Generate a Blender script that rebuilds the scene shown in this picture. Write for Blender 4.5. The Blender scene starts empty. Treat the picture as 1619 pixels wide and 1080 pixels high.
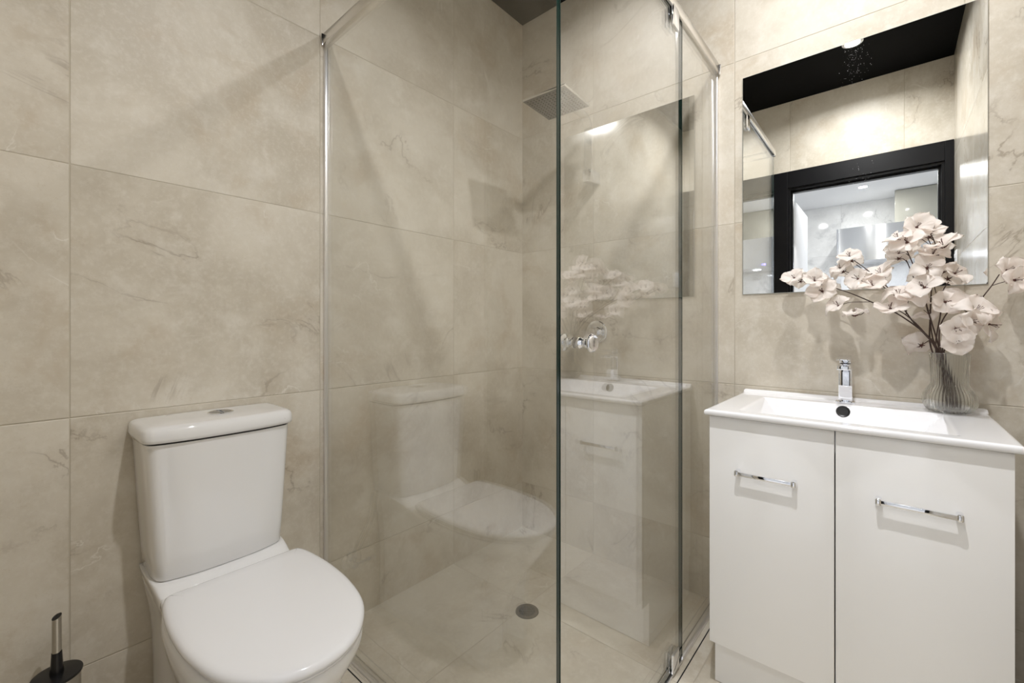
import bpy, bmesh, math, random
from mathutils import Vector, Matrix, noise

S = bpy.context.scene
COL = S.collection
R = math.radians

# ------------------------------------------------------------------ camera
cam_d = bpy.data.cameras.new('camera')
cam = bpy.data.objects.new('camera', cam_d)
COL.objects.link(cam)
cam.location = (-1.778, -1.465, 1.054)
cam.rotation_euler = (R(90), 0, -math.atan2(.7564, .6541))
cam_d.sensor_width = 36
cam_d.lens = 691.8 / 1619 * 36
cam_d.shift_y = -(540 - 515.9) / 1619
cam_d.clip_start = .01
S.camera = cam

# ------------------------------------------------------------------ view, world, light levels
S.view_settings.view_transform = 'Standard'
S.view_settings.look = 'None'
S.view_settings.gamma = 1
S.view_settings.use_curve_mapping = False
S.view_settings.exposure = 1.6
LAMP = 4.4              # watts of each bathroom downlight
LAMP_K = 2.3            # watts of each kitchen downlight
W = bpy.data.worlds.new('world')
S.world = W
W.use_nodes = True
W.node_tree.nodes['Background'].inputs[0].default_value = (.9, .95, 1, 1)
W.node_tree.nodes['Background'].inputs[1].default_value = .6
S.cycles.max_bounces = 16
S.cycles.diffuse_bounces = 8
S.cycles.glossy_bounces = 8
S.cycles.transmission_bounces = 10
S.cycles.transparent_max_bounces = 24
S.cycles.sample_clamp_indirect = 6

# ------------------------------------------------------------------ materials
def new_mat(name):
    m = bpy.data.materials.new(name)
    m.use_nodes = True
    return m, m.node_tree.nodes, m.node_tree.links

def pmat(name, col, rough=.5, metal=0., spec=.5, coat=0., **kw):
    m, n, l = new_mat(name)
    b = n['Principled BSDF']
    b.inputs['Base Color'].default_value = (*col, 1)
    b.inputs['Roughness'].default_value = rough
    b.inputs['Metallic'].default_value = metal
    b.inputs['Specular IOR Level'].default_value = spec
    b.inputs['Coat Weight'].default_value = coat
    for k, v in kw.items():
        b.inputs[k.replace('_', ' ')].default_value = v
    # a whisper of unevenness so that no surface is perfectly uniform
    tc = n.new('ShaderNodeTexCoord'); nz = n.new('ShaderNodeTexNoise')
    nz.inputs['Scale'].default_value = 9; nz.inputs['Detail'].default_value = 4
    mr = n.new('ShaderNodeMapRange')
    mr.inputs[3].default_value = max(0, rough - .03); mr.inputs[4].default_value = min(1, rough + .03)
    l.new(tc.outputs['Object'], nz.inputs['Vector']); l.new(nz.outputs['Fac'], mr.inputs[0])
    l.new(mr.outputs[0], b.inputs['Roughness'])
    return m

def emat(name, col, k):
    m, n, l = new_mat(name)
    n.remove(n['Principled BSDF'])
    e = n.new('ShaderNodeEmission')
    e.inputs[0].default_value = (*col, 1); e.inputs[1].default_value = k
    l.new(e.outputs[0], n['Material Output'].inputs[0])
    return m

class NT:
    """small helper to chain math nodes"""
    def __init__(s, n, l): s.n, s.l = n, l
    def put(s, sock, v):
        if isinstance(v, (int, float)): sock.default_value = v
        elif isinstance(v, tuple): sock.default_value = v
        else: s.l.new(v, sock)
    def m(s, op, a, b=0., c=None, clamp=False):
        k = s.n.new('ShaderNodeMath'); k.operation = op; k.use_clamp = clamp
        s.put(k.inputs[0], a); s.put(k.inputs[1], b)
        if c is not None: s.put(k.inputs[2], c)
        return k.outputs[0]
    def noise(s, vec, scale, detail=4, rough=.5, dist=0., dim='3D', w=None):
        k = s.n.new('ShaderNodeTexNoise'); k.noise_dimensions = dim
        if vec is not None: s.l.new(vec, k.inputs['Vector'])
        k.inputs['Scale'].default_value = scale; k.inputs['Detail'].default_value = detail
        k.inputs['Roughness'].default_value = rough; k.inputs['Distortion'].default_value = dist
        return k.outputs['Fac']
    def ramp(s, v, lo, hi, a=0., b=1.):
        k = s.n.new('ShaderNodeMapRange'); k.interpolation_type = 'SMOOTHSTEP'
        s.put(k.inputs[0], v); k.inputs[1].default_value = lo; k.inputs[2].default_value = hi
        k.inputs[3].default_value = a; k.inputs[4].default_value = b
        return k.outputs[0]
    def mix(s, f, a, b):
        k = s.n.new('ShaderNodeMix'); k.data_type = 'RGBA'
        s.put(k.inputs[0], f); s.put(k.inputs[6], a); s.put(k.inputs[7], b)
        return k.outputs[2]
    def vadd(s, a, b):
        k = s.n.new('ShaderNodeVectorMath'); k.operation = 'ADD'
        s.put(k.inputs[0], a); s.put(k.inputs[1], b)
        return k.outputs[0]

def tile_mat(name, ua, va, u0, v0, pal, size=(.6, .6), joint=.0011, rough=.42, vein=1., grout=(.58, .525, .43), spec=.3, extra=None):
    """stone look tile; ua, va pick the axes of the tiling plane, u0, v0 one joint on each of them"""
    m, n, l = new_mat(name); t = NT(n, l)
    b = n['Principled BSDF']
    pos = n.new('ShaderNodeNewGeometry').outputs['Position']
    sp = n.new('ShaderNodeSeparateXYZ'); l.new(pos, sp.inputs[0])
    u = t.m('DIVIDE', t.m('SUBTRACT', sp.outputs[ua], u0), size[0])
    v = t.m('DIVIDE', t.m('SUBTRACT', sp.outputs[va], v0), size[1])
    fu, fv = t.m('FLOOR', u), t.m('FLOOR', v)
    ru, rv = t.m('FRACT', u), t.m('FRACT', v)
    eu = t.m('MULTIPLY', t.m('MINIMUM', ru, t.m('SUBTRACT', 1., ru)), size[0])
    ev = t.m('MULTIPLY', t.m('MINIMUM', rv, t.m('SUBTRACT', 1., rv)), size[1])
    edge = t.m('MINIMUM', eu, ev)
    if extra is not None: edge = t.m('MINIMUM', edge, t.m('ABSOLUTE', t.m('SUBTRACT', sp.outputs[ua], extra)))
    gmask = t.ramp(edge, joint * .75, joint * 1.25, 1., 0.)
    cmb = n.new('ShaderNodeCombineXYZ'); l.new(fu, cmb.inputs[0]); l.new(fv, cmb.inputs[1]); cmb.inputs[2].default_value = u0 * 7 + 1.3
    wn = n.new('ShaderNodeTexWhiteNoise'); l.new(cmb.outputs[0], wn.inputs['Vector'])
    sc = n.new('ShaderNodeVectorMath'); sc.operation = 'SCALE'; l.new(wn.outputs['Color'], sc.inputs[0]); sc.inputs['Scale'].default_value = 17.
    p = t.vadd(pos, sc.outputs[0])
    big = t.noise(p, 2.6, 7, .62, .5)
    fine = t.noise(p, 75, 3, .7)
    col = t.mix(t.ramp(big, .34, .64), (*pal[0], 1), (*pal[1], 1))
    warm = t.noise(t.vadd(p, (3.1, 7.7, 1.9)), 3.4, 5, .6, .4)
    col = t.mix(t.ramp(warm, .52, .72, 0., .8), col, (*pal[2], 1))
    col = t.mix(t.ramp(t.noise(t.vadd(p, (2.2, 9.1, 4.7)), 11, 5, .65, .3), .5, .72, 0., .42), col, (*pal[3], 1))
    col = t.mix(t.ramp(fine, .45, .7, 0., .26), col, (*pal[3], 1))
    col = t.mix(t.ramp(t.noise(t.vadd(p, (6.1, 2.9, 7.3)), 120, 4, .75), .56, .72, 0., .30), col, (*pal[2], 1))
    # brown hairline cracks, broken up so that only stretches of them show
    v1 = t.m('ABSOLUTE', t.m('SUBTRACT', t.noise(t.vadd(p, (9.3, 2.2, 5.1)), 2.1, 7, .58, .9), .5))
    keep = t.ramp(t.noise(t.vadd(p, (1.7, 4.4, 8.8)), 3.6, 3, .5), .52, .66)
    v1 = t.m('MULTIPLY', t.ramp(v1, .0, .011, 1., 0.), keep)
    col = t.mix(t.m('MULTIPLY', v1, .5 * vein), col, (*pal[4], 1))
    halo = t.m('MULTIPLY', t.ramp(t.m('ABSOLUTE', t.m('SUBTRACT', t.noise(t.vadd(p, (9.3, 2.2, 5.1)), 2.1, 7, .58, .9), .5)), .0, .05, 1., 0.), keep)
    col = t.mix(t.m('MULTIPLY', halo, .12 * vein), col, (*pal[4], 1))
    # short pale calcite streaks
    v2 = t.m('ABSOLUTE', t.m('SUBTRACT', t.noise(t.vadd(p, (5.5, 6.6, 2.4)), 2.7, 6, .5, 1.3), .5))
    keep2 = t.ramp(t.noise(t.vadd(p, (8.1, .3, 3.3)), 5.0, 3, .5), .58, .68)
    v2 = t.m('MULTIPLY', t.ramp(v2, .0, .008, 1., 0.), keep2)
    col = t.mix(t.m('MULTIPLY', v2, .7 * vein), col, (*pal[5], 1))
    col = t.mix(gmask, col, (*grout, 1))
    l.new(col, b.inputs['Base Color'])
    l.new(t.m('ADD', t.m('MULTIPLY', gmask, .4), t.m('ADD', rough - .06, t.m('MULTIPLY', big, .12))), b.inputs['Roughness'])
    b.inputs['Specular IOR Level'].default_value = spec
    bp = n.new('ShaderNodeBump'); bp.inputs['Strength'].default_value = .7; bp.inputs['Distance'].default_value = .0016
    h = t.m('SUBTRACT', t.m('MULTIPLY', fine, .05), t.ramp(edge, joint * .4, joint * 2.2, 1., 0.))
    l.new(h, bp.inputs['Height']); l.new(bp.outputs[0], b.inputs['Normal'])
    return m

BEIGE = [(.555, .503, .413), (.70, .652, .562), (.55, .47, .36), (.79, .755, .685), (.27, .215, .155), (.80, .765, .70)]
MARBLE = [(.72, .72, .715), (.84, .84, .835), (.52, .525, .53), (.88, .88, .88), (.34, .345, .35), (.9, .9, .9)]
M = {}
M['tile_left'] = tile_mat('beige_stone_tile_left', 0, 2, -.48, .237, BEIGE)
M['tile_right'] = tile_mat('beige_stone_tile_right', 1, 2, -.425, .237, BEIGE)
M['tile_rear'] = tile_mat('beige_stone_tile_rear', 1, 2, -.33, .237, BEIGE)
M['tile_side'] = tile_mat('beige_stone_tile_side', 0, 2, -.48, .237, BEIGE, rough=.17, spec=.5)
M['tile_floor'] = tile_mat('beige_stone_tile_floor', 0, 1, -.48, -.425, BEIGE, rough=.36, extra=-.973)
M['marble'] = tile_mat('white_marble_tile', 1, 2, -.42, .1, MARBLE, size=(.6, .6), rough=.1, vein=1.3, grout=(.6, .6, .61))
M['kitchen_floor'] = tile_mat('pale_floor_tile', 0, 1, .1, .1, MARBLE, rough=.3, vein=.4)
M['black_paint'] = pmat('black_paint', (.0026, .0027, .0032), .7, spec=.08)
M['black_satin'] = pmat('black_satin_paint', (.003, .003, .004), .35, spec=.25)
M['white_paint'] = pmat('white_paint', (.84, .85, .87), .55)
M['porcelain'] = pmat('white_porcelain', (.88, .88, .885), .07, coat=.4)
M['seat'] = pmat('white_toilet_seat', (.88, .88, .895), .16)
M['basin'] = pmat('white_basin_ceramic', (.90, .905, .93), .09, coat=.4)
M['gloss_white'] = pmat('white_gloss_lacquer', (.92, .92, .918), .13)
M['carcass'] = pmat('white_melamine', (.72, .72, .71), .35)
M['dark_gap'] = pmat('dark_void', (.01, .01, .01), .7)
M['chrome'] = pmat('chrome', (.86, .87, .90), .04, 1.)
M['rail'] = pmat('satin_aluminium', (.78, .76, .73), .22, 1.)
M['silver'] = pmat('bright_aluminium', (.86, .86, .88), .3, 1.)
M['steel'] = pmat('brushed_steel', (.62, .60, .56), .26, 1.)
M['hood_steel'] = pmat('stainless_steel', (.74, .745, .75), .2, 1., Anisotropic=.97)
_t = M['hood_steel'].node_tree.nodes.new('ShaderNodeTangent'); _t.direction_type = 'RADIAL'; _t.axis = 'Z'
M['hood_steel'].node_tree.nodes['Principled BSDF'].inputs['Anisotropic Rotation'].default_value = .25
M['hood_steel'].node_tree.links.new(_t.outputs[0], M['hood_steel'].node_tree.nodes['Principled BSDF'].inputs['Tangent'])
M['spray_face'] = pmat('grey_spray_face', (.20, .197, .188), .35, 1.)
M['shower_chrome'] = pmat('satin_chrome', (.80, .80, .80), .16, 1.)
M['black_plastic'] = pmat('black_plastic', (.008, .008, .009), .25)
M['button'] = pmat('dark_chrome', (.30, .31, .32), .15, 1.)
M['drain_bar'] = pmat('dark_bronze', (.018, .015, .012), .5)
M['drain'] = pmat('bronze_steel', (.13, .115, .09), .4, .8)
M['taupe'] = pmat('taupe_gloss', (.40, .39, .34), .12)
M['grey_mark'] = pmat('grey_print', (.50, .50, .51), .5)
M['stem'] = pmat('brown_stem', (.055, .03, .022), .6)
M['stamen'] = pmat('dark_stamen', (.10, .04, .03), .6)
M['lamp'] = emat('downlight_glow', (1., .985, .97), 40.)
M['lamp_k'] = emat('kitchen_downlight_glow', (.95, .975, 1.), 40.)
M['hood_lamp'] = emat('hood_lamp_glow', (.86, .90, 1.), 60.)
M['hood_led'] = emat('blue_led', (.12, .10, 1.), 6.)

def petal_mat():
    m, n, l = new_mat('cream_petal'); t = NT(n, l)
    b = n['Principled BSDF']
    tc = n.new('ShaderNodeTexCoord').outputs['Object']
    c = t.mix(t.ramp(t.noise(tc, 38, 4), .3, .7), (.90, .83, .78, 1), (.95, .90, .86, 1))
    l.new(c, b.inputs['Base Color']); b.inputs['Roughness'].default_value = .6
    tr = n.new('ShaderNodeBsdfTranslucent'); l.new(c, tr.inputs[0])
    mx = n.new('ShaderNodeMixShader'); mx.inputs[0].default_value = .32
    l.new(b.outputs[0], mx.inputs[1]); l.new(tr.outputs[0], mx.inputs[2]); l.new(mx.outputs[0], n['Material Output'].inputs[0])
    bp = n.new('ShaderNodeBump'); bp.inputs['Strength'].default_value = .2; bp.inputs['Distance'].default_value = .002
    l.new(t.noise(tc, 160, 3), bp.inputs['Height']); l.new(bp.outputs[0], b.inputs['Normal'])
    return m
M['petal'] = petal_mat()

def pane_mat():
    """architectural glass: what is behind shows through unbent, the surface mirrors by Fresnel"""
    m, n, l = new_mat('clear_float_glass'); t = NT(n, l)
    n.remove(n['Principled BSDF'])
    g = n.new('ShaderNodeNewGeometry')
    ior = t.m('ADD', t.m('MULTIPLY', g.outputs['Backfacing'], 1 / GLASS_IOR - GLASS_IOR), GLASS_IOR)
    fr = n.new('ShaderNodeFresnel'); l.new(ior, fr.inputs[0])
    tr = n.new('ShaderNodeBsdfTransparent'); tr.inputs[0].default_value = (.985, .99, .983, 1)
    gl = n.new('ShaderNodeBsdfGlossy'); gl.inputs['Roughness'].default_value = 0.; gl.inputs[0].default_value = (1, 1, 1, 1)
    mx = n.new('ShaderNodeMixShader')
    l.new(fr.outputs[0], mx.inputs[0]); l.new(tr.outputs[0], mx.inputs[1]); l.new(gl.outputs[0], mx.inputs[2])
    l.new(mx.outputs[0], n['Material Output'].inputs[0])
    return m
GLASS_IOR = 2.2
M['pane'] = pane_mat()
M['pane_edge'] = pmat('green_glass_edge', (.006, .022, .018), .12, Alpha=1.)

def mirror_mat():
    m, n, l = new_mat('mirror_silver'); t = NT(n, l)
    b = n['Principled BSDF']
    b.inputs['Base Color'].default_value = (.93, .94, .925, 1); b.inputs['Metallic'].default_value = 1.; b.inputs['Roughness'].default_value = 0.
    return m
M['mirror'] = mirror_mat()
M['mirror_edge'] = pmat('mirror_edge_glass', (.45, .48, .46), .2)

def vase_mat():
    m, n, l = new_mat('ribbed_vase_glass')
    n.remove(n['Principled BSDF'])
    g = n.new('ShaderNodeBsdfGlass'); g.inputs['IOR'].default_value = 1.47; g.inputs['Roughness'].default_value = 0.
    g.inputs[0].default_value = (.985, .99, .985, 1)
    tr = n.new('ShaderNodeBsdfTransparent'); tr.inputs[0].default_value = (.97, .97, .97, 1)
    mx = n.new('ShaderNodeMixShader'); mx.inputs[0].default_value = .22
    l.new(g.outputs[0], mx.inputs[1]); l.new(tr.outputs[0], mx.inputs[2]); l.new(mx.outputs[0], n['Material Output'].inputs[0])
    return m
M['vase'] = vase_mat()

# ------------------------------------------------------------------ geometry helpers (all in world metres)
ORG = {}
def thing(name, label, cat, loc, group=None):
    o = bpy.data.objects.new(name, None); COL.objects.link(o)
    o.location = loc; o.empty_display_size = .05
    ORG[o.name] = Vector(loc); tag(o, label, cat, group)
    return o

def tag(o, label, cat, group=None):
    o['label'] = label; o['category'] = cat
    if group: o['group'] = group
    return o

def obj(name, bm, mats, parent=None, smooth=True, angle=35, origin=None, recalc=True):
    me = bpy.data.meshes.new(name)
    if recalc: bmesh.ops.recalc_face_normals(bm, faces=bm.faces)
    org = ORG[parent.name] if parent is not None else Vector(origin or (0, 0, 0))
    if org.length: bmesh.ops.translate(bm, verts=bm.verts, vec=-org)
    bm.to_mesh(me); bm.free()
    for mm in (mats if isinstance(mats, (list, tuple)) else [mats]): me.materials.append(M[mm])
    if smooth:
        for p in me.polygons: p.use_smooth = True
        me.set_sharp_from_angle(angle=R(angle))
    o = bpy.data.objects.new(name, me); COL.objects.link(o)
    if parent is not None: o.parent = parent
    else: o.location = org
    ORG[o.name] = org
    return o

def struct(name, bm, mats, **k):
    o = obj(name, bm, mats, smooth=False, **k); o['kind'] = 'structure'
    return o

def BM(): return bmesh.new()

def box(bm, lo, hi, bev=0., seg=2, mi=0):
    r = bmesh.ops.create_cube(bm, size=1)
    vs = r['verts']
    for v in vs:
        v.co = Vector([lo[i] + (v.co[i] + .5) * (hi[i] - lo[i]) for i in range(3)])
    fs = set(f for v in vs for f in v.link_faces)
    if bev:
        es = list(set(e for v in vs for e in v.link_edges))
        q = bmesh.ops.bevel(bm, geom=es, offset=bev, segments=seg, profile=.5, affect='EDGES')
        fs = set(f for f in q['faces']) | set(f for f in fs if f.is_valid)
    for f in fs:
        if f.is_valid: f.material_index = mi
    return bm

def frame_to(axis):
    z = Vector(axis).normalized()
    a = Vector((0, 0, 1)) if abs(z.z) < .9 else Vector((1, 0, 0))
    x = a.cross(z).normalized(); y = z.cross(x)
    return x, y, z

def lathe(bm, base, axis, prof, seg=32, mi=0, close=True):
    """prof = [(distance along the axis, radius)]"""
    x, y, z = frame_to(axis); base = Vector(base)
    rings = []
    for d, r in prof:
        if r < 1e-6: rings.append([bm.verts.new(base + z * d)])
        else: rings.append([bm.verts.new(base + z * d + (x * math.cos(2 * math.pi * i / seg) + y * math.sin(2 * math.pi * i / seg)) * r) for i in range(seg)])
    for a, b in zip(rings, rings[1:]):
        for i in range(seg):
            j = (i + 1) % seg
            if len(a) == 1 and len(b) == 1: continue
            if len(a) == 1: f = bm.faces.new((a[0], b[j], b[i]))
            elif len(b) == 1: f = bm.faces.new((a[i], a[j], b[0]))
            else: f = bm.faces.new((a[i], a[j], b[j], b[i]))
            f.material_index = mi
    if close:
        for rg, rev in ((rings[0], True), (rings[-1], False)):
            if len(rg) > 2:
                f = bm.faces.new(rg[::-1] if rev else rg); f.material_index = mi
    return bm

def catmull(pts, n=6):
    P = [Vector(p) for p in pts]; P = [2 * P[0] - P[1]] + P + [2 * P[-1] - P[-2]]
    out = []
    for i in range(1, len(P) - 2):
        a, b, c, d = P[i - 1:i + 3]
        for k in range(n):
            t = k / n
            out.append(.5 * (2 * b + (c - a) * t + (2 * a - 5 * b + 4 * c - d) * t * t + (3 * b - a - 3 * c + d) * t ** 3))
    out.append(P[-2])
    return out

def tube(bm, pts, r, seg=8, mi=0):
    P = [Vector(p) for p in pts]
    rad = r if isinstance(r, (list, tuple)) else [r] * len(P)
    x = None; rings = []
    for i, p in enumerate(P):
        t = (P[min(i + 1, len(P) - 1)] - P[max(i - 1, 0)]).normalized()
        if x is None: x = frame_to(t)[0]
        x = (x - t * x.dot(t)).normalized(); y = t.cross(x)
        rings.append([bm.verts.new(p + (x * math.cos(2 * math.pi * k / seg) + y * math.sin(2 * math.pi * k / seg)) * rad[i]) for k in range(seg)])
    for a, b in zip(rings, rings[1:]):
        for k in range(seg):
            f = bm.faces.new((a[k], a[(k + 1) % seg], b[(k + 1) % seg], b[k])); f.material_index = mi
    bm.faces.new(rings[0][::-1]).material_index = mi; bm.faces.new(rings[-1]).material_index = mi
    return bm

def ribbon(bm, pts, side, w, t, mi=0):
    """flat bar of width w (along side) and thickness t swept along pts"""
    P = [Vector(p) for p in pts]; side = Vector(side).normalized(); rings = []
    for i, p in enumerate(P):
        d = (P[min(i + 1, len(P) - 1)] - P[max(i - 1, 0)]).normalized(); n = d.cross(side).normalized()
        rings.append([bm.verts.new(p + side * sx * w / 2 + n * sn * t / 2) for sx, sn in ((-1, -1), (1, -1), (1, 1), (-1, 1))])
    for a, b in zip(rings, rings[1:]):
        for k in range(4): bm.faces.new((a[k], a[(k + 1) % 4], b[(k + 1) % 4], b[k])).material_index = mi
    bm.faces.new(rings[0][::-1]); bm.faces.new(rings[-1])
    return bm

def loft(bm, rings, cap0=True, cap1=True, mi=0):
    rv = [[bm.verts.new(p) for p in r] for r in rings]
    n = len(rv[0])
    for a, b in zip(rv, rv[1:]):
        for k in range(n): bm.faces.new((a[k], a[(k + 1) % n], b[(k + 1) % n], b[k])).material_index = mi
    if cap0: bm.faces.new(rv[0][::-1]).material_index = mi
    if cap1: bm.faces.new(rv[-1]).material_index = mi
    return rv

def outline(half, cx, z, n=5, grow=0.):
    """closed outline at height z from the right half's control points, first and last on the centre line"""
    c = catmull([(x, y, 0) for x, y in half], n)
    pts = [(p.x, p.y) for p in c]
    if grow:
        q = []
        for i, p in enumerate(pts):
            a = pts[max(i - 1, 0)]; b = pts[min(i + 1, len(pts) - 1)]
            d = Vector((b[0] - a[0], b[1] - a[1]))
            d = d.normalized() if d.length > 1e-9 else Vector((1, 0))
            q.append((max(0, p[0] - d.y * grow) if 0 < i < len(pts) - 1 else 0., p[1] + d.x * grow))
        pts = q
    right = [Vector((cx + x, y, z)) for x, y in pts]
    left = [Vector((cx - x, y, z)) for x, y in pts[1:-1]][::-1]
    return right + left

# ------------------------------------------------------------------ the room
XD, YC, ZC = -1.848, -1.746, 2.637       # door wall, side wall, ceiling
struct('floor', box(BM(), (XD, YC, -.1), (0, 0, 0)), 'tile_floor')
struct('wall_left', box(BM(), (XD - .12, 0, 0), (0, .1, ZC)), 'tile_left')
struct('wall_right', box(BM(), (0, YC - .1, 0), (.1, .1, ZC)), 'tile_right')
struct('wall_side', box(BM(), (XD, YC - .1, 0), (0, YC, ZC)), 'tile_side')
struct('ceiling', box(BM(), (XD - .12, YC - .1, ZC), (.1, .1, ZC + .1)), 'black_paint')
D0, D1, DZ = -1.711, -.913, 2.03           # door opening
b = BM()
box(b, (XD - .12, D1, 0), (XD, 0, ZC)); box(b, (XD - .12, -2.06, 0), (XD, D0, ZC)); box(b, (XD - .12, D0, DZ), (XD, D1, ZC))
for f in b.faces:
    f.material_index = 0 if f.calc_center_median().x > XD - .01 else 1
struct('wall_rear', b, ['tile_rear', 'white_paint'])
b = BM()                                     # black door frame with its stop
T = .016
box(b, (XD, D1 - .004, 0), (XD + T, D1 + .095, DZ + .112), .002); box(b, (XD, YC + .001, 0), (XD + T, D0 + .004, DZ + .112), .002)
box(b, (XD, D0 + .004, DZ - .004), (XD + T, D1 - .004, DZ + .112), .002)
box(b, (XD - .122, D1 - .018, 0), (XD + .002, D1 - .001, DZ)); box(b, (XD - .122, D0 + .001, 0), (XD + .002, D0 + .018, DZ)); box(b, (XD - .122, D0 + .018, DZ - .018), (XD + .002, D1 - .018, DZ - .001))
box(b, (XD - .075, D1 - .03, 0), (XD - .035, D1 - .018, DZ - .018)); box(b, (XD - .075, D0 + .018, 0), (XD - .035, D0 + .03, DZ - .018)); box(b, (XD - .075, D0 + .03, DZ - .03), (XD - .035, D1 - .03, DZ - .018))
struct('trim_1', b, 'black_satin')

# kitchen beyond the doorway, seen in the mirror and in the shower glass
KX, KZ = -4.75, 2.5
struct('floor_kitchen', box(BM(), (KX, -2.05, -.1), (XD - .0, 1.2, -.002)), 'kitchen_floor')
struct('ceiling_kitchen', box(BM(), (KX, -2.05, KZ), (XD - .12, 1.2, KZ + .1)), 'white_paint')
struct('wall_kitchen', box(BM(), (KX - .1, -2.05, 0), (KX, 1.2, KZ)), 'marble')
struct('wall_kitchen_side', box(BM(), (KX, -2.15, 0), (XD - .12, -2.05, KZ)), 'white_paint')
struct('wall_kitchen_end', box(BM(), (KX, 1.2, 0), (XD - .12, 1.3, KZ)), 'white_paint')
struct('wall_kitchen_near', box(BM(), (XD - .12, .1, 0), (XD, 1.2, KZ)), 'white_paint')

# ------------------------------------------------------------------ downlights
def downlight(x, y, z, lamp, label, group, col, watts, spread, r=.036):
    t = thing('downlight', label, 'ceiling light', (x, y, z), group)
    obj('trim_ring', lathe(BM(), (x, y, z), (0, 0, -1), [(0, r + .012), (.003, r + .012), (.005, r + .008), (.005, r), (.002, r - .002)], 40, close=False), 'white_paint', t)
    obj('lamp_lens', lathe(BM(), (x, y, z), (0, 0, -1), [(.0005, r), (.0022, r), (.003, r - .004), (.003, 0)], 40), lamp, t)
    ld = bpy.data.lights.new('downlight_beam', 'AREA'); ld.shape = 'DISK'; ld.size = 2 * r - .006
    ld.spread = R(spread); ld.energy = watts; ld.color = col
    lo = bpy.data.objects.new('downlight_beam', ld); COL.objects.link(lo); lo.parent = t; lo.location = (0, 0, -.0045)
    return t
WARM = (.985, .982, .99)
downlight(-1.322, -1.305, ZC, 'lamp', 'glowing round downlight in the black ceiling, seen near the top of the wall mirror', 'black ceiling downlights', WARM, LAMP * 1.04, 155)
downlight(-.50, -1.36, ZC, 'lamp', 'round downlight in the black ceiling above the vanity basin, beyond the frame', 'black ceiling downlights', WARM, LAMP * .68, 160)
for x, y, lb in ((-4.04, -1.25, 'round kitchen downlight nearest the marble wall, the largest spot in the mirrored doorway'),
                 (-2.75, -1.3, 'added round fill downlight in the kitchen just outside the doorway, itself unseen'),  # unseen lamp added as kitchen fill light
                 (-3.585, -.738, 'round kitchen downlight in front of the pantry cabinet')):
    downlight(x, y, KZ, 'lamp_k', lb, 'kitchen ceiling downlights', (1., .99, .975), LAMP_K, 180)

# ------------------------------------------------------------------ toilet
TX = -1.404
t = thing('toilet', 'white close-coupled toilet with closed lid against the beige tiled wall', 'toilet', (TX, -.3, 0))
def panring(z, wb, wm, ws, yf):
    return outline([(0, -.002), (wb * .6, -.002), (wb - .012, -.003), (wb, -.016), (wb, -.10), (wm, -.21), (ws * .985, -.32), (ws, -.42), (ws * .93, -.53), (ws * .7, yf + .065), (ws * .36, yf + .014), (0, yf)], TX, z)
b = BM()
loft(b, [panring(.0, .124, .112, .100, -.50), panring(.012, .126, .114, .103, -.503), panring(.10, .124, .11, .103, -.505), panring(.2, .125, .114, .113, -.545), panring(.28, .128, .122, .134, -.60),
         panring(.345, .135, .132, .152, -.652), panring(.385, .142, .139, .161, -.68), panring(.405, .1455, .143, .1645, -.690), panring(.42, .1465, .144, .165, -.692), panring(.427, .144, .142, .162, -.689), panring(.4285, .139, .138, .157, -.684)])
def rr(w, d, z, bow=.012, y0=-.003):
    return outline([(0, y0), (w * .6, y0), (w - .008, y0), (w, y0 - .01), (w, -d * .55), (w - .003, -d + .03), (w - .012, -d + .009), (w - .034, -d), (w * .45, -d - bow * .8), (0, -d - bow)], TX, z)
loft(b, [rr(.1425, .235, .395), rr(.1475, .228, .422), rr(.1492, .212, .4295), rr(.1504, .192, .4365), rr(.1508, .178, .4408), rr(.150, .172, .4425)])
obj('pan', b, 'porcelain', t, angle=60)
b = BM()
loft(b, [rr(.140, .155, .4425), rr(.140, .155, .4448), rr(.144, .1595, .4450), rr(.1455, .161, .4475), rr(.149, .1625, .50), rr(.157, .165, .64), rr(.164, .168, .7735)])
cis = obj('cistern', b, 'porcelain', t, angle=50)
b = BM()
loft(b, [rr(.1615, .1655, .773), rr(.1615, .1655, .7785)])  # near-black band paints the shade in the seam under the cistern lid
obj('lid_gap_shade', b, 'dark_gap', cis)
b = BM()
loft(b, [rr(.168, .172, .7782), rr(.171, .1755, .7805), rr(.1725, .177, .788), rr(.171, .1755, .806), rr(.1675, .172, .812), rr(.1615, .166, .8155), rr(.151, .156, .817), rr(.10, .10, .8178, .008)])
lid = obj('cistern_lid', b, 'porcelain', cis, angle=60)
b = BM()
bc = Vector((TX + .010, -.078, .8172))
lathe(b, bc, (0, 0, 1), [(0, .0305), (.003, .0305), (.0042, .029), (.0042, .0268), (.003, .026)], 40, close=False)
obj('button_ring', b, 'chrome', cis)
for s in (-1, 1):
    b = BM(); pts = []
    a0, a1 = (100, 258) if s < 0 else (-78, 78)
    k = [Vector((bc.x + .0257 * math.cos(R(a)), bc.y + .0257 * math.sin(R(a)), bc.z + .001)) for a in [a0 + (a1 - a0) * i / 24 for i in range(25)]]
    loft(b, [k, [p + Vector((0, 0, .003)) for p in k], [bc + (p - bc) * .93 + Vector((0, 0, .0037)) for p in k]])
    obj('flush_button', b, 'button', cis, angle=50)
b = BM()                                     # faint printed mark at the right end of the lid front
for i in range(6):
    x = TX + .116 + i * .0042
    box(b, (x, -.1782 + i * .0004, .7935), (x + (.003 if i % 2 else .0024), -.1768 + i * .0004, .7958))
obj('printed_mark', b, 'grey_mark', cis)
def lidring(z, g=0.):
    return outline([(0, -.248), (.10, -.248), (.134, -.249), (.149, -.262), (.159, -.31), (.1645, -.40), (.159, -.50), (.137, -.595), (.090, -.664), (.042, -.694), (0, -.701)], TX, z, 6, -g)
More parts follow.
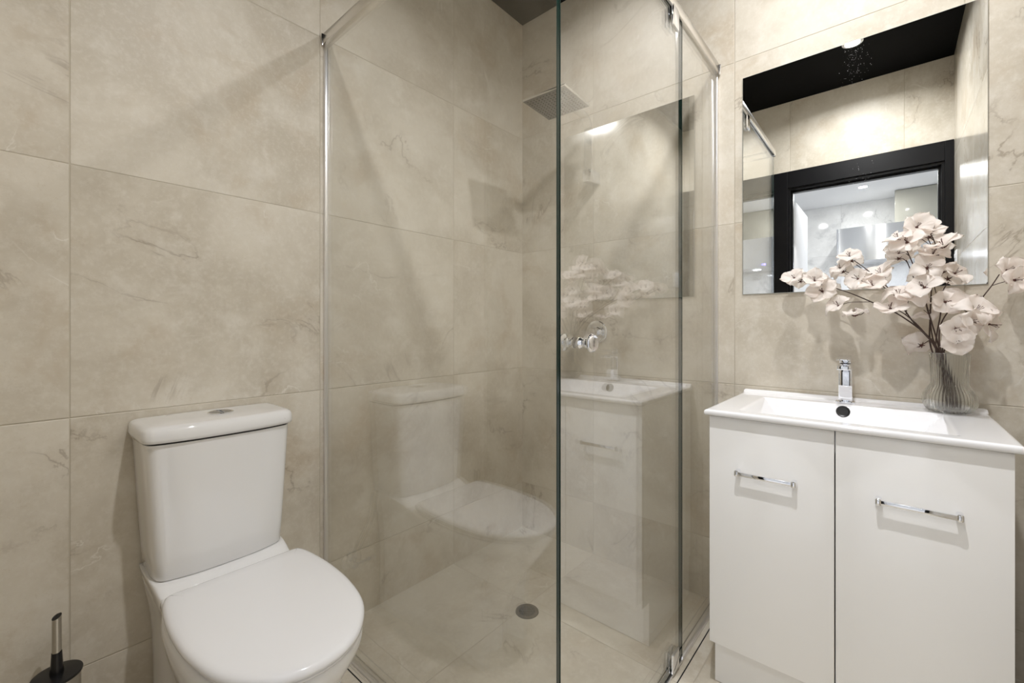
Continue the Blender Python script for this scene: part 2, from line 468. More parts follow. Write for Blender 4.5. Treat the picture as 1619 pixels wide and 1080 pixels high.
def lidscale(z, k):
    return [Vector((TX + (p.x - TX) * k, -.46 + (p.y + .46) * k, z)) for p in lidring(z)]
b = BM()
loft(b, [lidring(.429, .012), lidring(.4295, .009), lidring(.433, .0065), lidring(.4355, .0075), lidring(.4365, .012), lidring(.4405, .016)])
obj('seat', b, 'seat', t, angle=60)
b = BM()
loft(b, [lidring(.4405, .006), lidring(.4405, .0025), lidring(.442, .0005), lidring(.448, 0.), lidring(.4535, .002), lidring(.457, .0065), lidring(.459, .014), lidscale(.4605, .80), lidscale(.4615, .45)])
sl = obj('seat_lid', b, 'seat', t, angle=70)
for s in (-1, 1):
    b = BM(); lathe(b, (TX + s * .075 - .018, -.243, .441), (1, 0, 0), [(0, .0), (0, .0085), (.036, .0085), (.036, 0)], 20)
    obj('hinge', b, 'seat', sl)

# stop valve on the wall between toilet and shower glass (seen mirrored in the glass)
t = thing('stop_valve', 'small chrome stop valve low on the tiled wall between toilet and shower glass', 'valve', (-1.158, 0, .216))
obj('wall_flange', lathe(BM(), (-1.158, -.0005, .216), (0, -1, 0), [(0, .029), (.004, .029), (.008, .022), (.009, 0)], 32), 'chrome', t)
obj('valve_body', lathe(BM(), (-1.158, -.008, .216), (0, -1, 0), [(0, .009), (.02, .009), (.022, .012), (.042, .012), (.044, .009), (.05, 0)], 24), 'chrome', t)
obj('valve_handle', lathe(BM(), (-1.158, -.042, .216), (-1, 0, 0), [(0, .0045), (.045, .0045), (.046, .009), (.060, .009), (.062, 0)], 20), 'chrome', t)
obj('supply_hose', tube(BM(), catmull([(-1.158, -.038, .226), (-1.160, -.038, .26), (-1.19, -.036, .31), (-1.222, -.03, .36), (-1.231, -.03, .42), (-1.238, -.03, .445)], 6), .005, 10), 'steel', t)

# toilet brush in its holder
bx, by = -1.7055, -.088
t = thing('brush_holder', 'slim steel toilet brush canister in the lower left corner by the tiled wall', 'brush holder', (bx, by, 0))
obj('canister', lathe(BM(), (bx, by, 0), (0, 0, 1), [(0, 0), (0, .037), (.004, .0385), (.286, .0385), (.288, .0375), (.288, .034), (.01, .034), (.01, 0)], 48), 'steel', t)
obj('foot_ring', lathe(BM(), (bx, by, 0), (0, 0, 1), [(0, .0375), (0, .041), (.010, .0405), (.011, .0386)], 48, close=False), 'black_plastic', t)
t = thing('toilet_brush', 'toilet brush with black lid disc and steel capped upright handle', 'toilet brush', (bx, by, .289))
obj('lid_disc', lathe(BM(), (bx, by, .2885), (0, 0, 1), [(0, 0), (0, .0395), (.001, .041), (.0045, .0418), (.0065, .041), (.0072, .037), (.0085, .016), (.010, 0)], 48), 'black_plastic', t)
obj('handle_grip', lathe(BM(), (bx, by, .297), (0, 0, 1), [(0, .0118), (.008, .0112), (.022, .0098), (.040, .0088), (.046, .0085), (.046, 0)], 28), 'black_plastic', t)
b = BM()
lathe(b, (bx, by, .342), (0, 0, 1), [(0, .0078), (.078, .0078)], 32, close=False)
for v in b.verts:
    if v.co.z > .4: v.co.z += (v.co.x - bx) * .45 + (v.co.y - by) * .3
    else: v.co.z += (v.co.x - bx) * .5
obj('handle_tube', b, 'steel', t)
b = BM(); lathe(b, (bx, by, .405), (0, 0, 1), [(0, .0076), (.013, .0076), (.013, 0)], 32, close=False)
for v in b.verts:
    if v.co.z > .41: v.co.z += (v.co.x - bx) * .45 + (v.co.y - by) * .3
obj('handle_cap', b, 'black_plastic', t)
obj('brush_head', lathe(BM(), (bx, by, .03), (0, 0, 1), [(0, 0), (.002, .02), (.02, .028), (.08, .028), (.09, .01), (.10, .005), (.255, .005)], 24), 'black_plastic', t)

# ------------------------------------------------------------------ shower
GX, GY, GT = -1.063, -.9625, .005           # glass planes and half thickness
ZG0, ZG1 = .012, 2.018
def pane(name, lo, hi, parent, thin):
    b = BM(); box(b, lo, hi, .0008, 1)
    b.normal_update()
    for f in b.faces: f.material_index = 0 if abs(f.normal[thin]) > .9 else 1
    return obj(name, b, ['pane', 'pane_edge'], parent, smooth=False)
t = thing('shower_screen', 'fixed clear glass shower panel standing beside the toilet, full depth to the free corner', 'shower screen', (GX, -.48, 0))
pane('glass_pane', (GX - GT, GY - GT, ZG0), (GX + GT, -.003, ZG1), t, 0)
obj('wall_channel', box(BM(), (GX - .0060, -.012, .012), (GX + .0060, -.0005, ZG1), .0022, 3), 'silver', t)
obj('floor_channel', box(BM(), (GX - .010, GY - .012, .0005), (GX + .010, -.0005, .013), .0012), 'silver', t)
rail1 = obj('header_rail', box(BM(), (GX - .013, GY - .013, 2.012), (GX + .013, -.0005, 2.046), .0015), 'rail', t)
obj('rail_bracket', tube(BM(), [(GX - .014, -.007, 2.046), (GX - .0145, -.007, 2.03), (GX - .012, -.007, 2.008)], .0035, 10), 'chrome', rail1)
t = thing('shower_door', 'hinged glass shower door with round chrome knob, between screen corner and narrow wall pane', 'shower door', (-.45, GY, 0))
pane('glass_pane', (GX + .008, GY - GT, .016), (-.385, GY + GT, ZG1 - .009), t, 1)
for z0, z1 in ((1.955, 2.02), (.012, .072)):
    b = BM()
    box(b, (-.478, GY - .014, z0), (-.428, GY - GT - .0002, z1), .004, 3); box(b, (-.478, GY + GT + .0002, z0), (-.428, GY + .014, z1), .004, 3)
    obj('pivot_hinge', b, 'chrome', t)
kx, kz = -.985, 1.019
kn = None
for s, nm in ((-1, 'door_knob'), (1, 'door_knob')):
    b = BM()
    lathe(b, (kx, GY + s * (GT + .0002), kz), (0, s, 0), [(0, 0), (0, .012), (.003, .0125), (.006, .0105), (.010, .0085), (.014, .0085), (.017, .0115), (.020, .0115), (.022, .0095), (.024, .0145), (.027, .0190), (.031, .0200), (.034, .0190), (.0365, .0160), (.0355, .0125), (.0345, 0)], 40)
    obj(nm, b, 'chrome', t)
t = thing('fixed_glass_pane', 'narrow fixed glass pane between shower door and the mirror wall', 'shower screen', (-.19, GY, 0))
pane('glass_pane', (-.381, GY - GT, ZG0), (-.003, GY + GT, ZG1), t, 1)
obj('wall_channel', box(BM(), (-.012, GY - .0060, .012), (-.0005, GY + .0060, ZG1), .0022, 3), 'silver', t)
rail2 = obj('header_rail', box(BM(), (GX + .0135, GY - .013, 2.012), (-.0005, GY + .013, 2.046), .0015), 'rail', t)
obj('rail_bracket', tube(BM(), [(-.007, GY - .014, 2.046), (-.007, GY - .0145, 2.03), (-.007, GY - .012, 2.008)], .0035, 10), 'chrome', rail2)
obj('floor_channel', box(BM(), (-.384, GY - .010, .0005), (-.0005, GY + .010, .013), .0012), 'silver', t)
t2 = obj('threshold_trim', box(BM(), (GX + .0105, GY - .010, .0005), (-.3845, GY + .010, .009), .0012), 'silver')
tag(t2, 'low silver threshold strip on the floor under the glass shower door', 'threshold strip')
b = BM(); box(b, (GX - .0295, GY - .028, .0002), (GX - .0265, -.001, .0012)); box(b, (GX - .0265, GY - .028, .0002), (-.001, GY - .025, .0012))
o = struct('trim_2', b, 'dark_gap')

# square rain shower on a swept flat arm
sy, sz, scx = -.44, 1.957, -.318
t = thing('rain_shower', 'square chrome rain shower head on a flat swept arm inside the glass enclosure', 'shower head', (-.06, sy, 1.73))
obj('wall_flange', box(BM(), (-.085, sy - .021, 1.702), (-.0005, sy + .021, 1.752), .002), 'chrome', t)
arm = [(-.068, sy, 1.745), (-.068, sy, 1.80), (-.068, sy, 1.86), (-.068, sy, 1.912)]
arm += [(-.068 - .06 + .06 * math.cos(R(a)), sy, 1.928 + .06 * math.sin(R(a))) for a in range(10, 91, 10)]
arm += [(-.18, sy, 1.988), (-.25, sy, 1.988), (scx - .018, sy, 1.988)]
obj('swept_arm', ribbon(BM(), arm, (0, 1, 0), .036, .010), 'shower_chrome', t, angle=25)
obj('swivel_nut', lathe(BM(), (scx, sy, sz + .006), (0, 0, 1), [(0, .018), (.012, .018), (.016, .012), (.027, .012)], 28), 'chrome', t)
b = BM(); rot = Matrix.Rotation(R(3), 4, 'Z')
box(b, (-.1, -.1, -.002), (.1, .1, .006), .0015)
bmesh.ops.transform(b, matrix=Matrix.Translation((scx, sy, sz)) @ rot, verts=b.verts)
pl = obj('spray_plate', b, 'shower_chrome', t)
b = BM(); box(b, (-.0965, -.0965, -.0026), (.0965, .0965, -.0015))
bmesh.ops.transform(b, matrix=Matrix.Translation((scx, sy, sz)) @ rot, verts=b.verts)
obj('spray_face', b, 'spray_face', pl)
b = BM()
for i in range(12):
    for j in range(12):
        p = Matrix.Translation((scx, sy, sz)) @ rot @ Vector((-.0825 + i * .015, -.0825 + j * .015, -.002))
        lathe(b, p, (0, 0, -1), [(0, .0032), (.0022, .0026), (.0022, 0)], 8, close=False)
o = obj('spray_nozzles', b, 'black_plastic', pl); o['kind'] = 'stuff'

# mixer on the shower wall
my, mz = -.444, 1.026
t = thing('shower_mixer', 'chrome shower mixer with round wall plate, on the tiles inside the glass', 'shower mixer', (0, my, mz))
obj('wall_plate', lathe(BM(), (-.0005, my, mz), (-1, 0, 0), [(0, .054), (.004, .054), (.007, .051), (.0085, .044), (.007, .040), (.007, .026), (.011, .022), (.011, 0)], 56), 'chrome', t)
mb = obj('mixer_body', lathe(BM(), (-.009, my, mz), (-1, 0, 0), [(0, .0195), (.016, .0195), (.018, .0215), (.046, .0215), (.050, .019), (.051, 0)], 40), 'chrome', t)
obj('lever', ribbon(BM(), catmull([(-.046, my + .002, mz + .004), (-.058, my + .004, mz - .002), (-.075, my + .012, mz - .020), (-.088, my + .02, mz - .044)], 5), (0, 1, .2), .016, .007), 'chrome', mb)

# floor waste
dx, dy = -.519, -.450
t = thing('floor_drain', 'round bronze floor drain in the shower floor where the tile joints meet', 'drain', (dx, dy, 0))
obj('drain_ring', lathe(BM(), (dx, dy, .0003), (0, 0, 1), [(0, .043), (.0025, .042), (.0025, .030), (.001, .030)], 48, close=False), 'drain', t)
obj('drain_well', lathe(BM(), (dx, dy, .0003), (0, 0, 1), [(0, .031), (.0006, .031), (.0006, 0)], 40), 'dark_gap', t)
b = BM()
for i in range(7):
    o_ = -.024 + i * .008; h = math.sqrt(max(0, .031 ** 2 - o_ ** 2))
    q = BM(); box(q, (-h, o_ - .0019, .0008), (h, o_ + .0019, .0026))
    bmesh.ops.transform(q, matrix=Matrix.Translation((dx, dy, 0)) @ Matrix.Rotation(R(-41), 4, 'Z'), verts=q.verts)
    me_ = bpy.data.meshes.new('tmp'); q.to_mesh(me_); q.free(); b.from_mesh(me_); bpy.data.meshes.remove(me_)
obj('drain_grate', b, 'drain_bar', t)

# ------------------------------------------------------------------ mirror
b = BM(); box(b, (-.0055, -1.6693, 1.1705), (-.0005, -1.0534, 1.966), .0012, 1)
b.normal_update()
for f in b.faces: f.material_index = 0 if f.normal.x < -.9 else 1
o = obj('wall_mirror', b, ['mirror', 'mirror_edge'], None, smooth=False)
tag(o, 'frameless rectangular mirror on the tiled wall above the vanity', 'mirror')
b = BM(); rw = random.Random(3)              # dried water specks below the lamp's image
for k in range(150):
    if k < 125: y, z = rw.gauss(-1.378, .018), rw.uniform(1.82, 1.95)
    else: y, z = rw.gauss(-1.392, .02), rw.uniform(1.50, 1.575)
    r_ = rw.uniform(.00025, .0008)
    lathe(b, (-.0054, y, z), (-1, 0, 0), [(0, r_), (r_ * .4, r_ * .7), (r_ * .55, 0)], 6, close=False)
w_ = obj('water_specks', b, 'white_paint', o); w_['kind'] = 'stuff'

# switch on the side wall, seen in reflections
t = thing('light_switch', 'white light switch plate on the side wall near the doorway, seen only in reflections', 'light switch', (-1.69, YC, 1.42))
obj('plate', box(BM(), (-1.727, YC + .0005, 1.362), (-1.653, YC + .008, 1.478), .003), 'white_paint', t)
for z in (1.395, 1.445): obj('rocker', box(BM(), (-1.70, YC + .0078, z - .012), (-1.68, YC + .012, z + .012), .0015), 'white_paint', t)

# ------------------------------------------------------------------ vanity
VL, VR, VF = -1.0695, -1.6555, -.45
t = thing('vanity_cabinet', 'white gloss two-door vanity cabinet standing under the basin', 'cabinet', (-.22, -1.362, 0))
b = BM()
box(b, (-.4315, VL - .016, .147), (-.004, VL, .7985)); box(b, (-.4315, VR, .147), (-.004, VR + .016, .7985))
box(b, (-.4315, VR + .016, .147), (-.004, VL - .016, .163)); box(b, (-.012, VR + .016, .163), (-.004, VL - .016, .7985))
box(b, (-.4315, VR + .016, .74), (-.4155, VL - .016, .7985))
obj('carcass', b, 'gloss_white', t, smooth=False)
obj('kickboard', box(BM(), (-.396, VR, .0005), (-.02, VL, .1468), .001, 1), 'gloss_white', t)
for y0, y1 in ((VL - .0005, -1.3608), (-1.3634, VR + .0005)):
    d = obj('door', box(BM(), (VF, y1, .1475), (-.4325, y0, .7965), .0012, 2), 'gloss_white', t)
    hc = -1.213 if y0 > -1.2 else -1.510
    hz, hw, pr = .652, .066, .027
    b = BM()
    box(b, (VF - pr, hc - hw + .004, hz - .0052), (VF - pr + .0075, hc + hw - .004, hz + .0052), .0012)
    for s in (-1, 1):
        box(b, (VF - pr - .001, hc + s * hw - .006, hz - .0085), (VF - .0003, hc + s * hw + .006, hz + .0085), .0042, 4)
    obj('handle', b, 'chrome', d)

# basin: one ceramic slab with a sunken bowl, rolled rim and raised back lip
BX0, BX1, BY0, BY1 = -.470, -.004, -1.668, -1.061
def smooth(a, b_, v):
    t_ = min(1, max(0, (v - a) / (b_ - a))); return t_ * t_ * (3 - 2 * t_)
def lin(a, b_, v): return min(1, max(0, (v - a) / (b_ - a)))
def basin_z(x, y):
    z = .8165
    z += .0105 * smooth(-.034, -.017, x)
    e = min(x - BX0, y - BY0, BY1 - y)
    z -= .006 * (1 - math.sqrt(max(0, 1 - (1 - lin(0, .007, e)) ** 2)))
    if x > -.012: z -= .005 * (1 - math.sqrt(max(0, 1 - ((x + .012) / .008) ** 2)))
    back = lin(-.116, -.158, x)
    front = lin(-.428, -.36, x)
    left = lin(-1.143, -1.225, y); right = lin(-1.5785, -1.496, y)
    dl, dr = min(left, 1), min(right, 1)
    dep = min(back * .105, front * .105, dl * .105, dr * .105)
    q_ = min(1, dep / .105); dep = .105 * (q_ * q_ / (q_ + .10) * 1.10)
    return z - dep
b = BM()
def seq(a, b_, fine, n):
    s = [a, a + .0008, a + .002, a + .004, a + .0075] + [a + .0075 + (b_ - a - .015) * i / n for i in range(1, n)] + [b_ - .0075, b_ - .004, b_ - .002, b_ - .0008, b_]
    return s
xs = seq(BX0, BX1, 0, 110); ys = seq(BY0, BY1, 0, 130)
g = [[b.verts.new((x, y, basin_z(x, y))) for y in ys] for x in xs]
for i in range(len(xs) - 1):
    for j in range(len(ys) - 1): b.faces.new((g[i][j], g[i + 1][j], g[i + 1][j + 1], g[i][j + 1]))
ring = [g[i][0] for i in range(len(xs))] + [g[-1][j] for j in range(1, len(ys))] + [g[i][-1] for i in range(len(xs) - 2, -1, -1)] + [g[0][j] for j in range(len(ys) - 2, 0, -1)]
cxm, cym = (BX0 + BX1) / 2, (BY0 + BY1) / 2
prev = ring
for ins, z in ((.0, .806), (.0015, .8025), (.004, .8005), (.03, .7995)):
    cur = [b.verts.new((v.co.x + (ins if v.co.x < cxm else -ins * .1) * (1 if abs(v.co.x - BX0) < .001 or ins > .02 else 0), v.co.y + (ins if v.co.y < cym else -ins) * (1 if min(abs(v.co.y - BY0), abs(v.co.y - BY1)) < .001 else 0), z)) for v in ring]
    for k in range(len(ring)):
        j = (k + 1) % len(ring); b.faces.new((prev[k], prev[j], cur[j], cur[k]))
    prev = cur
basin = obj('basin', b, 'basin', None, angle=40)
tag(basin, 'white ceramic inset basin top with overflow hole, resting on the vanity cabinet', 'basin')
on = Vector((-.928, 0, .371)).normalized(); oc = Vector((-.1262, -1.357, basin_z(-.1262, -1.357)))
ov = obj('overflow_ring', lathe(BM(), oc - on * .002, on, [(0, .0172), (.0035, .0172), (.0045, .0155), (.0040, .0125), (.002, .0120)], 40, close=False), 'black_plastic', basin)
obj('overflow_hole', lathe(BM(), oc - on * .0015, on, [(0, .0122), (.0032, .0122), (.0032, 0)], 32), 'dark_gap', basin)
obj('plug_waste', lathe(BM(), (-.27, -1.36, basin_z(-.27, -1.36) - .001), (0, 0, 1), [(0, .026), (.003, .026), (.005, .022), (.0055, 0)], 40), 'chrome', basin)

# square basin mixer
tx, ty, tz = -.068, -1.3595, .8165
t = thing('basin_tap', 'square chrome mixer tap standing on the basin behind the overflow hole', 'tap', (tx, ty, tz))
obj('base_plate', box(BM(), (tx - .024, ty - .024, tz + .0002), (tx + .024, ty + .024, tz + .006), .001), 'chrome', t)
obj('tap_body', box(BM(), (tx - .0168, ty - .0168, tz + .0058), (tx + .0168, ty + .0168, tz + .112), .0012), 'chrome', t)
b = BM(); box(b, (tx - .076, ty - .0165, tz + .1125), (tx + .0168, ty + .0165, tz + .1245), .0012)
for v in b.verts: v.co.z += (v.co.x - tx + .076) * .075 - .0065
obj('spout', b, 'chrome', t)
lv = obj('lever_neck', box(BM(), (tx - .0145, ty - .0135, tz + .1235), (tx + .0155, ty + .0145, tz + .143), .001), 'chrome', t)
b = BM(); box(b, (tx - .082, ty - .0145, tz + .1355), (tx + .022, ty + .0175, tz + .1385), .0008)
for v in b.verts: v.co.z += (v.co.x - tx + .082) * .078
obj('lever', b, 'chrome', lv)

# ------------------------------------------------------------------ vase and blossom stems
vx, vy, vz = -.082, -1.588, .8168
b = BM(); seg = 176
prof = [(0.0, .020), (.0, .034), (.003, .042), (.010, .0485), (.022, .0535), (.036, .0548), (.050, .0525), (.062, .047), (.071, .041), (.079, .0378), (.092, .0375), (.115, .0382), (.14, .0393), (.162, .0405), (.1635, .0400), (.1635, .0390), (.162, .0385),
        (.14, .0373), (.115, .0362), (.092, .0354), (.079, .0356), (.071, .0386), (.062, .0445), (.050, .050), (.036, .0523), (.022, .051), (.012, .0455), (.007, .038), (.006, .02)]
rings = []
for k, (d, r) in enumerate(prof):
    amp = .0015 * smooth(.004, .02, d) * (1 if k < 14 else 0)
    if d > .075: amp *= .4
    rings.append([Vector((vx + (r + amp * math.cos(44 * a)) * math.cos(a), vy + (r + amp * math.cos(44 * a)) * math.sin(a), vz + .0004 + d)) for a in [2 * math.pi * i / seg for i in range(seg)]])
loft(b, rings)
o = obj('vase', b, 'vase', None, angle=180)
tag(o, 'clear ribbed glass vase with round belly holding blossom stems on the basin corner', 'vase')

def petal_pts(rnd, L, wid, cup, curl, twist):
    """grid of one petal in its own frame: grows along +x, faces +z"""
    nu, nv = 10, 8; G = []
    ph = rnd.uniform(0, 6.28)
    for i in range(nu + 1):
        u = i / nu; row = []
        w = wid * (math.sin(math.pi * min(1, u ** .85 * .955 + .045)) ** .5) * (.25 + .75 * smooth(0, .42, u))
        for j in range(nv + 1):
            v = j / nv * 2 - 1
            x = L * (u - .10 * u * u * abs(v) ** 2); y = w * v
            z = cup * L * (u * .9 - .6 * u * u) + curl * L * u ** 3 + (v * v) * w * .36 * (1 - .8 * u) + .055 * L * u * math.sin(5 * v + ph + 3 * u) + twist * y * u
            row.append(Vector((x, y, z)))
        G.append(row)
    return G

def blossom_mesh(seed, size):
    rnd = random.Random(seed); b = BM()
    n = rnd.choice((4, 5, 5))
    for k in range(n):
        a = 2 * math.pi * k / n + rnd.uniform(-.22, .22)
        G = petal_pts(rnd, size * rnd.uniform(.86, 1.12), size * rnd.uniform(.54, .68), rnd.uniform(.5, 1.15), rnd.uniform(-.6, .2), rnd.uniform(-.25, .25))
        rot = Matrix.Rotation(a, 3, 'Z') @ Matrix.Rotation(rnd.uniform(-.25, .1), 3, 'Y')
        vs = [[b.verts.new(rot @ (p + Vector((.0035, 0, .001 * (k % 2))))) for p in row] for row in G]
        for i in range(len(vs) - 1):
            for j in range(len(vs[0]) - 1): b.faces.new((vs[i][j], vs[i + 1][j], vs[i + 1][j + 1], vs[i][j + 1]))
    me = bpy.data.meshes.new('blossom'); b.to_mesh(me); b.free()
    me.materials.append(M['petal'])
    for p in me.polygons: p.use_smooth = True
    return me

def stamen_mesh(seed, size):
    rnd = random.Random(seed); b = BM()
    lathe(b, (0, 0, -.006), (0, 0, 1), [(0, .0015), (.004, .0042), (.008, .0035), (.011, 0)], 10)
    for k in range(6):
        a = rnd.uniform(0, 6.28); s = rnd.uniform(.15, .38); L = size * rnd.uniform(.35, .55)
        p = [Vector((math.cos(a) * s * L * q, math.sin(a) * s * L * q, L * q)) for q in (0, .4, .75, 1)]
        tube(b, p, [.0005, .00045, .0004, .0009], 5)
    for k in range(5):                       # dark sepals under the flower
        a = 2 * math.pi * k / 5 + .4
        tube(b, [Vector((0, 0, -.003)), Vector((math.cos(a) * .006, math.sin(a) * .006, -.0025)), Vector((math.cos(a) * .012, math.sin(a) * .012, .001))], [.0018, .0016, .0004], 5)
    me = bpy.data.meshes.new('stamens'); bmesh.ops.recalc_face_normals(b, faces=b.faces); b.to_mesh(me); b.free()
    me.materials.append(M['stamen'])
    for p in me.polygons: p.use_smooth = True
    return me
BL = [(blossom_mesh(11 + i, .040), stamen_mesh(50 + i, .040)) for i in range(8)]

STEMS = [
 ('stem arching furthest left along the mirror foot, with five pale blossoms', dict(path=[(-0.085, -1.559, 1.003), (-0.09, -1.489, 1.083), (-0.09, -1.421, 1.127), (-0.085, -1.365, 1.159), (-0.08, -1.312, 1.182), (-0.078, -1.274, 1.196), (-0.072, -1.235, 1.21)],
  twigs=[[(-0.09, -1.421, 1.127), (-0.095, -1.374, 1.127), (-0.1, -1.351, 1.12)], [(-0.1, -1.411, 1.103), (-0.105, -1.4, 1.09), (-0.11, -1.389, 1.088)]],
  blossoms=[(-0.07, -1.225, 1.213), (-0.088, -1.282, 1.199), (-0.078, -1.301, 1.165), (-0.1, -1.345, 1.116), (-0.11, -1.385, 1.088)])),
 ('stem leaning upper left before the mirrored range hood, with five clustered blossoms', dict(path=[(-0.085, -1.561, 0.991), (-0.085, -1.512, 1.07), (-0.085, -1.471, 1.15), (-0.085, -1.435, 1.197), (-0.075, -1.403, 1.234), (-0.065, -1.38, 1.257)],
  twigs=[[(-0.085, -1.435, 1.197), (-0.07, -1.395, 1.208), (-0.055, -1.351, 1.229)]],
  blossoms=[(-0.06, -1.369, 1.27), (-0.055, -1.346, 1.236), (-0.09, -1.391, 1.197), (-0.115, -1.426, 1.171), (-0.085, -1.444, 1.207)])),
 ('short stem leaning left just below the mirror edge, with three blossoms', dict(path=[(-0.09, -1.563, 0.984), (-0.1, -1.53, 1.047), (-0.11, -1.498, 1.086), (-0.125, -1.475, 1.104)],
  twigs=[[(-0.11, -1.498, 1.086), (-0.11, -1.501, 1.109), (-0.11, -1.504, 1.131)]],
  blossoms=[(-0.13, -1.465, 1.103), (-0.11, -1.504, 1.134), (-0.12, -1.483, 1.142)])),
 ('tall bare curved stem with three blossoms high left of the topmost flowers', dict(path=[(-0.08, -1.569, 0.984), (-0.09, -1.548, 1.082), (-0.095, -1.53, 1.168), (-0.095, -1.506, 1.254), (-0.092, -1.49, 1.294)],
  twigs=[[(-0.095, -1.506, 1.254), (-0.08, -1.496, 1.266), (-0.067, -1.486, 1.267)]],
  blossoms=[(-0.09, -1.483, 1.306), (-0.1, -1.501, 1.292), (-0.065, -1.484, 1.267)])),
 ('tallest upright stem, bearing the topmost blossoms of the bunch', dict(path=[(-0.08, -1.551, 0.994), (-0.075, -1.55, 1.082), (-0.07, -1.553, 1.163), (-0.068, -1.56, 1.21), (-0.07, -1.567, 1.252), (-0.06, -1.558, 1.297), (-0.055, -1.55, 1.321)],
  twigs=[[(-0.06, -1.558, 1.297), (-0.06, -1.539, 1.318), (-0.06, -1.523, 1.333)]],
  blossoms=[(-0.06, -1.522, 1.339), (-0.05, -1.554, 1.323), (-0.09, -1.576, 1.275), (-0.085, -1.554, 1.252)])),
 ('middle stem with four blossoms clustered before the dark mirrored door jamb', dict(path=[(-0.1, -1.56, 0.984), (-0.105, -1.569, 1.09), (-0.1, -1.573, 1.147), (-0.095, -1.585, 1.175)],
  twigs=[[(-0.105, -1.569, 1.09), (-0.11, -1.557, 1.16), (-0.11, -1.545, 1.208)]],
  blossoms=[(-0.11, -1.542, 1.215), (-0.09, -1.597, 1.197), (-0.075, -1.573, 1.205), (-0.13, -1.536, 1.16)])),
 ('stem leaning furthest right past the mirror edge, with two blossoms', dict(path=[(-0.08, -1.577, 0.984), (-0.08, -1.617, 1.061), (-0.08, -1.649, 1.128), (-0.078, -1.667, 1.161), (-0.075, -1.681, 1.19)],
  twigs=[[(-0.078, -1.667, 1.161), (-0.084, -1.682, 1.167), (-0.09, -1.699, 1.172)]],
  blossoms=[(-0.07, -1.694, 1.199), (-0.09, -1.705, 1.172)])),
 ('stem with five large blossoms right of the vase, below the mirror', dict(path=[(-0.1, -1.57, 0.984), (-0.11, -1.567, 1.047), (-0.12, -1.581, 1.09), (-0.125, -1.601, 1.107), (-0.13, -1.627, 1.093)],
  twigs=[[(-0.125, -1.601, 1.107), (-0.12, -1.631, 1.08), (-0.11, -1.654, 1.064)]],
  blossoms=[(-0.125, -1.576, 1.119), (-0.1, -1.601, 1.125), (-0.135, -1.631, 1.093), (-0.145, -1.62, 1.067), (-0.11, -1.657, 1.06)])),
 ('shortest stem with two blossoms drooping over the vase rim', dict(path=[(-0.1, -1.573, 0.985), (-0.12, -1.579, 1.013), (-0.15, -1.586, 1.036)],
  twigs=[[(-0.12, -1.579, 1.013), (-0.14, -1.587, 1.014), (-0.15, -1.595, 1.017)]],
  blossoms=[(-0.16, -1.594, 1.047), (-0.15, -1.596, 1.017)])),
 ('stem nearest the wall, its lowest blossom left of the vase rim', dict(path=[(-0.07, -1.567, 0.983), (-0.055, -1.556, 1.02), (-0.05, -1.55, 1.074), (-0.05, -1.542, 1.116)],
  twigs=[[(-0.055, -1.556, 1.02), (-0.05, -1.545, 1.01), (-0.045, -1.533, 0.999)]],
  blossoms=[(-0.045, -1.532, 0.999), (-0.05, -1.552, 1.083), (-0.05, -1.536, 1.123)])),
]
rnd = random.Random(7)
mouth = Vector((-.082, -1.575, .98)); ctr = Vector((-.09, -1.53, 1.02))
nb = 0
for si, (lb, sd) in enumerate(STEMS):
    a = 2 * math.pi * si / len(STEMS)
    foot = Vector((vx + .016 * math.cos(a), vy - .008 + .016 * math.sin(a), vz + .012 + .002 * (si % 3)))
    mid = Vector((vx + .014 * math.cos(a + .5), vy + .004 + .014 * math.sin(a + .5), .90))
    root = thing('blossom_stem', 'artificial blossom ' + lb, 'flower stem', foot, 'artificial blossom stems in the vase')
    p0 = Vector(sd['path'][0]); d = p0 - Vector((vx, vy, p0.z)); d.z = 0
    lim = .028
    if p0.z < vz + .165 and d.length > lim: p0 = Vector((vx, vy, p0.z)) + d.normalized() * lim
    P = [foot, mid, p0] + [Vector(p) for p in sd['path'][1:]]
    c = catmull(P, 6)
    b = BM()
    tube(b, c, [.0023 - .0012 * i / len(c) for i in range(len(c))], 7)
    for tw in sd['twigs']: tube(b, catmull(tw, 4), .001, 6)
    obj('branch', b, 'stem', root)
    for q in sd['blossoms']:
        q = Vector(q)
        bm_, sm_ = BL[nb % 8]; nb += 1
        o = bpy.data.objects.new('blossom', bm_); COL.objects.link(o); o.parent = root
        out = (q - ctr).normalized()
        n = (out * .8 + Vector((-.75, .15, .15)) + Vector((rnd.uniform(-.6, .6), rnd.uniform(-.8, .8), rnd.uniform(-.7, .7)))).normalized()
        x, y, z = frame_to(n); m3 = Matrix((x, y, z)).transposed()
        sc = rnd.uniform(.86, 1.06)
        m4 = Matrix.Translation(q - foot) @ (m3 @ Matrix.Rotation(rnd.uniform(0, 6.28), 3, 'Z')).to_4x4() @ Matrix.Scale(sc, 4)
        o.matrix_local = m4
        st = bpy.data.objects.new('stamens', sm_); COL.objects.link(st); st.parent = o

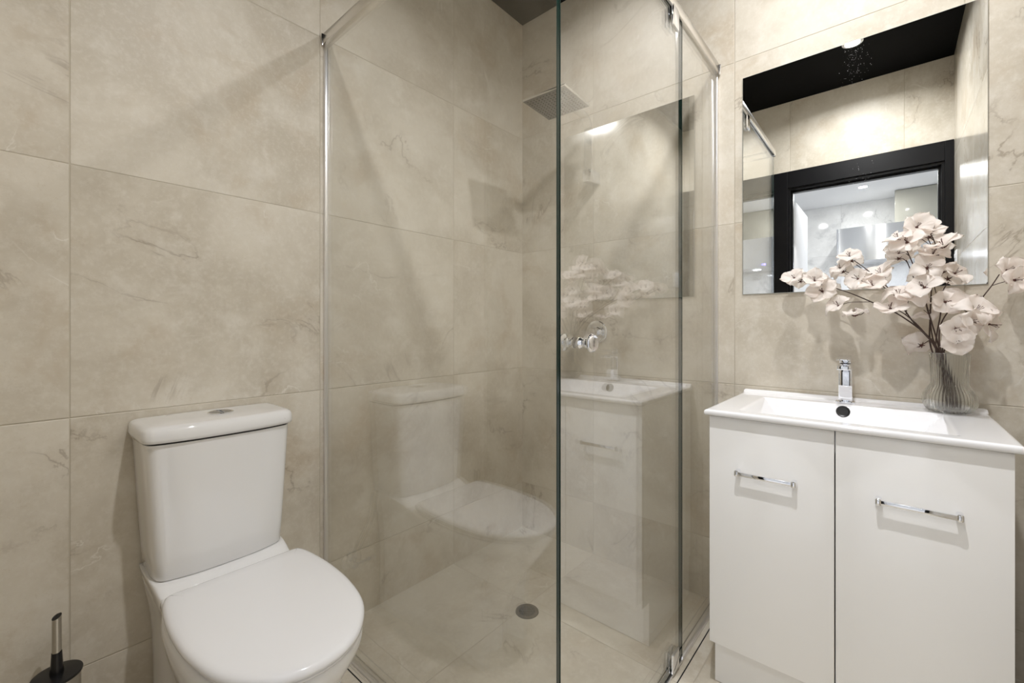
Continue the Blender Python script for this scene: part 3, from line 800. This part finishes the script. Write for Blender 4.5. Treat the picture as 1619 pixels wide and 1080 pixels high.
# ------------------------------------------------------------------ kitchen things seen through the doorway
t = thing('range_hood', 'stainless steel range hood on the marble wall, seen in the mirrored doorway', 'range hood', (KX, -1.47, 1.76))
hx0, hx1, hy0, hy1, hz0, hz1 = KX + .002, -4.2, -1.93, -1.02, 1.756, 2.118
b = BM(); n = 24; fr = []
for i in range(n + 1):
    s = i / n; y = hy0 + (hy1 - hy0) * s
    fr.append((hx1 - .012 + .03 * (1 - (2 * s - 1) ** 2), y))
loft(b, [[Vector((hx0, hy0, z))] + [Vector((x, y, z)) for x, y in fr] + [Vector((hx0, hy1, z))] for z in (hz0, hz1)])
hd = obj('hood_body', b, 'hood_steel', t, angle=30)
obj('edge_strip', box(BM(), (hx1 - .016, hy1 - .012, hz0), (hx1 + .002, hy1 + .002, hz1), .005, 3), 'chrome', hd)
obj('badge', box(BM(), (hx1 - .004, hy1 - .105, hz0 + .03), (hx1 + .006, hy1 - .045, hz0 + .062), .004), 'chrome', hd)
obj('control_led', box(BM(), (hx1 + .008, -1.62, hz0 + .03), (hx1 + .016, -1.60, hz0 + .05)), 'hood_led', hd)
for y in (-1.2, -1.72):
    obj('hood_lamp', lathe(BM(), (-4.36, y, hz0 - .0005), (0, 0, -1), [(0, .035), (.003, .035), (.003, 0)], 28), 'hood_lamp', hd)
t = thing('overhead_cabinet', 'taupe gloss cabinet above the range hood in the mirrored kitchen', 'cabinet', (KX, -1.68, 2.125))
obj('cabinet_body', box(BM(), (KX + .002, -1.93, 2.125), (-4.42, -1.50, KZ - .002), .002), 'taupe', t)
obj('cabinet_door', box(BM(), (-4.419, -1.928, 2.127), (-4.40, -1.502, KZ - .006), .002), 'taupe', t)
t = thing('pantry_cabinet', 'tall white cabinet just outside the doorway, a pale strip in the mirror', 'cabinet', (-2.4, -.6, 0))
obj('cabinet_body', box(BM(), (-2.75, -.925, .0), (-2.16, -.25, 1.995), .002), 'white_paint', t)
obj('cabinet_door', box(BM(), (-2.158, -.923, .08), (-2.14, -.252, 1.99), .002), 'white_paint', t)
